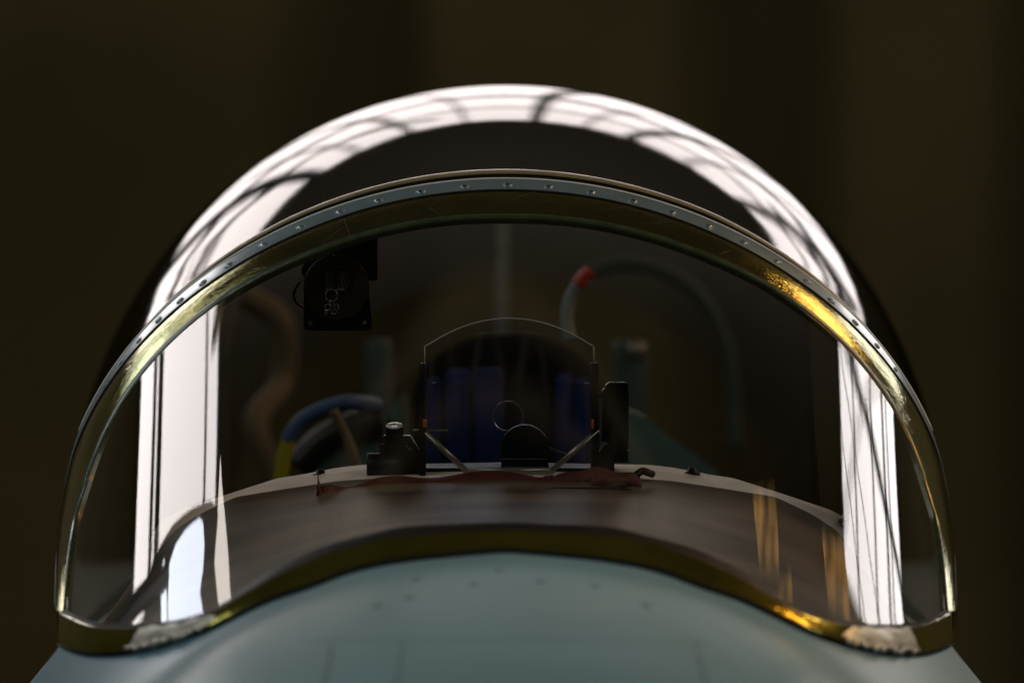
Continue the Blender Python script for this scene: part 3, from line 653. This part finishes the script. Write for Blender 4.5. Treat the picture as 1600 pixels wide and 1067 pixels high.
def thing_tube(nm, pts, r, m, label, cat):
    o = tube(nm, spline(pts, 10), r, m, None, n=10); o['label'] = label; o['category'] = cat; return o
thing_tube('black_cord', [P(622, 770, -.10), P(700, 769, -.10), P(800, 767, -.10), P(900, 765, -.10), P(985, 764, -.10)], .0030, M_['black'], 'thin black cord lying in front of the red streamer on the glareshield', 'cord')
thing_tube('cord_end', [P(990, 745, -.05), P(1003, 736, -.045), P(1012, 738, -.045), P(1020, 741, -.04)], .0042, M_['dark'], 'black knotted cord end at the right tip of the red streamers', 'cord')

# ------------------------------------------------------------------ unseen lamps and panels placed for their reflections in the aircraft
def mirror_pt(px, py, dist, cen=None, axis=None):      # where the sight line goes after the windscreen
    f_ = solve(px, py); p = W(*f_); n = (W(*f_, 1) - W(*f_, 0)).normalized(); d = (p - Vector((CX, -D, CZ))).normalized(); r = d - 2 * d.dot(n) * n
    if cen is None: return p + r * dist, r
    t = (cen - p).dot(axis) / r.dot(axis); return p + r * t
def panel(nm, pts, cen, axis, th, m, parent, back=0.0):
    q = [mirror_pt(a, b, 0, cen - axis * back, axis) for a, b in pts]; n = len(q)
    vs = q + [v + axis * th for v in q]
    fs = [tuple(range(n)), tuple(range(n, 2 * n))] + [(i, (i + 1) % n, n + (i + 1) % n, n + i) for i in range(n)]
    return mesh(nm, vs, fs, m, parent, False)
cen, ax_ = mirror_pt(290, 870, 1.25)  # unseen board and glowing panels, added to shape reflections in the left glass
wl_ = empty('reflection_panels', cen, 'unseen dark board with glowing panels, added for the reflections in the left glass', 'lamp')
def K(o): o.parent = wl_; o.matrix_parent_inverse = Matrix.Translation(-Vector(wl_.location)); return o
K(panel('dark_board', [(224, 1020), (226, 940), (236, 885), (250, 852), (270, 818), (300, 792), (330, 780), (342, 800), (336, 850), (331, 890), (337, 940), (345, 1020)], cen, ax_, .05, M_['black'], None))
K(panel('glow_panel', [(264, 1010), (262, 940), (264, 880), (274, 850), (290, 826), (311, 808), (317, 815), (319, 850), (317, 890), (312, 925), (316, 950), (324, 1010)], cen, ax_, .008, M_['cool'], None, back=.012))
K(panel('glow_panel', [(253, 1010), (251, 930), (252, 885), (256, 872), (260, 930), (262, 1010)], cen, ax_, .008, M_['cool'], None, back=.012))
K(panel('glow_strip', [(344, 712), (347, 760), (356, 860), (362, 960), (366, 1020), (350, 1020), (340, 930), (335, 880), (340, 800)], cen, ax_, .01, M_['warm'], None))
K(tube('stand', [cen + ax_ * .06 + Vector((-.02, 0, -.1)), Vector((cen.x - .12, cen.y + .2, 0.0))], .02, M_['dark'], None, n=8))
c2_, a2 = mirror_pt(1200, 800, 9.0)
al = empty('amber_lamp', c2_, 'unseen amber lamp in a dark box on the right, its lenses shaped for streaks in the glass', 'lamp')
def K2(o): o.parent = al; o.matrix_parent_inverse = Matrix.Translation(-Vector(al.location)); return o
K2(boxo('housing', c2_ + a2 * .6, (2.6, .3, 3.6), M_['dark'], None, Matrix.Rotation(R(-45), 4, 'Z')))
zr = a2.to_track_quat('Z', 'Y').to_matrix().to_4x4()
for pl_ in ([(1176, 772), (1213, 766), (1217, 892), (1186, 888)], [(1240, 905), (1262, 850), (1285, 835), (1318, 845), (1324, 900), (1330, 985), (1200, 985)]):  # lens outlines shaped for the amber streaks mirrored in the glass
    K2(panel('lens', pl_, c2_ - a2 * .1, a2, .03, M_['streaked'], None))
K2(tube('hanger', [c2_ + Vector((0, 0, .5)), Vector((c2_.x, c2_.y, roofz(c2_.x) - .2))], .02, M_['dark'], None, n=6))

from mathutils.bvhtree import BVHTree
def mirror_on(obj, px, py, mid):
    """where the sight line through a point of a curved part goes after it is mirrored there"""
    bv = BVHTree.FromPolygons([v.co.copy() for v in obj.data.vertices], [tuple(p.vertices) for p in obj.data.polygons]); o = Vector((CX, -D, CZ)); a = Vector((px, py)); m0 = Vector(mid)
    for k in range(40):
        h = bv.ray_cast(o, (P(a.x, a.y, 0) - o).normalized())
        if h[0] is not None: break
        a = a + (m0 - a) * .12
    d = (P(a.x, a.y, 0) - o).normalized(); n = h[1] if h[1].dot(d) < 0 else -h[1]
    return h[0], d - 2 * d.dot(n) * n
def flood(obj, mid, sx, sz, dist, m, label):  # adds an unseen lamp whose mirror image makes a glint
    p, r = mirror_on(obj, mid[0], mid[1], mid); c_ = p + r * dist
    root = empty('amber_glint_lamp', c_, label, 'lamp', 'unseen amber lamps added for glints'); z_ = r.to_track_quat('Z', 'Y').to_matrix().to_4x4()
    for nm, dz, sc_, mt in (('lens', -.02, 1, m), ('housing', .12, 1.08, 'dark')):
        o = boxo(nm, c_ + r * dz, (sx * sc_, sz * sc_, .03 if nm == 'lens' else .2), M_[mt], None, z_); o.parent = root; o.matrix_parent_inverse = Matrix.Translation(-c_)
    o = tube('bracket', [c_ + r * .2, c_ + r * .2 + Vector((0, 0, .8))], .03, M_['dark'], None, n=6); o.parent = root; o.matrix_parent_inverse = Matrix.Translation(-c_)
flood(frame, (1288, 492), 1.0, 1.0, 6.5, 'hot', 'unseen amber lamp added for the glint on the bow frame')
flood(bband, (1250, 968), .85, .85, 5.5, 'hotter', 'unseen orange lamp added for the glint on the base band')
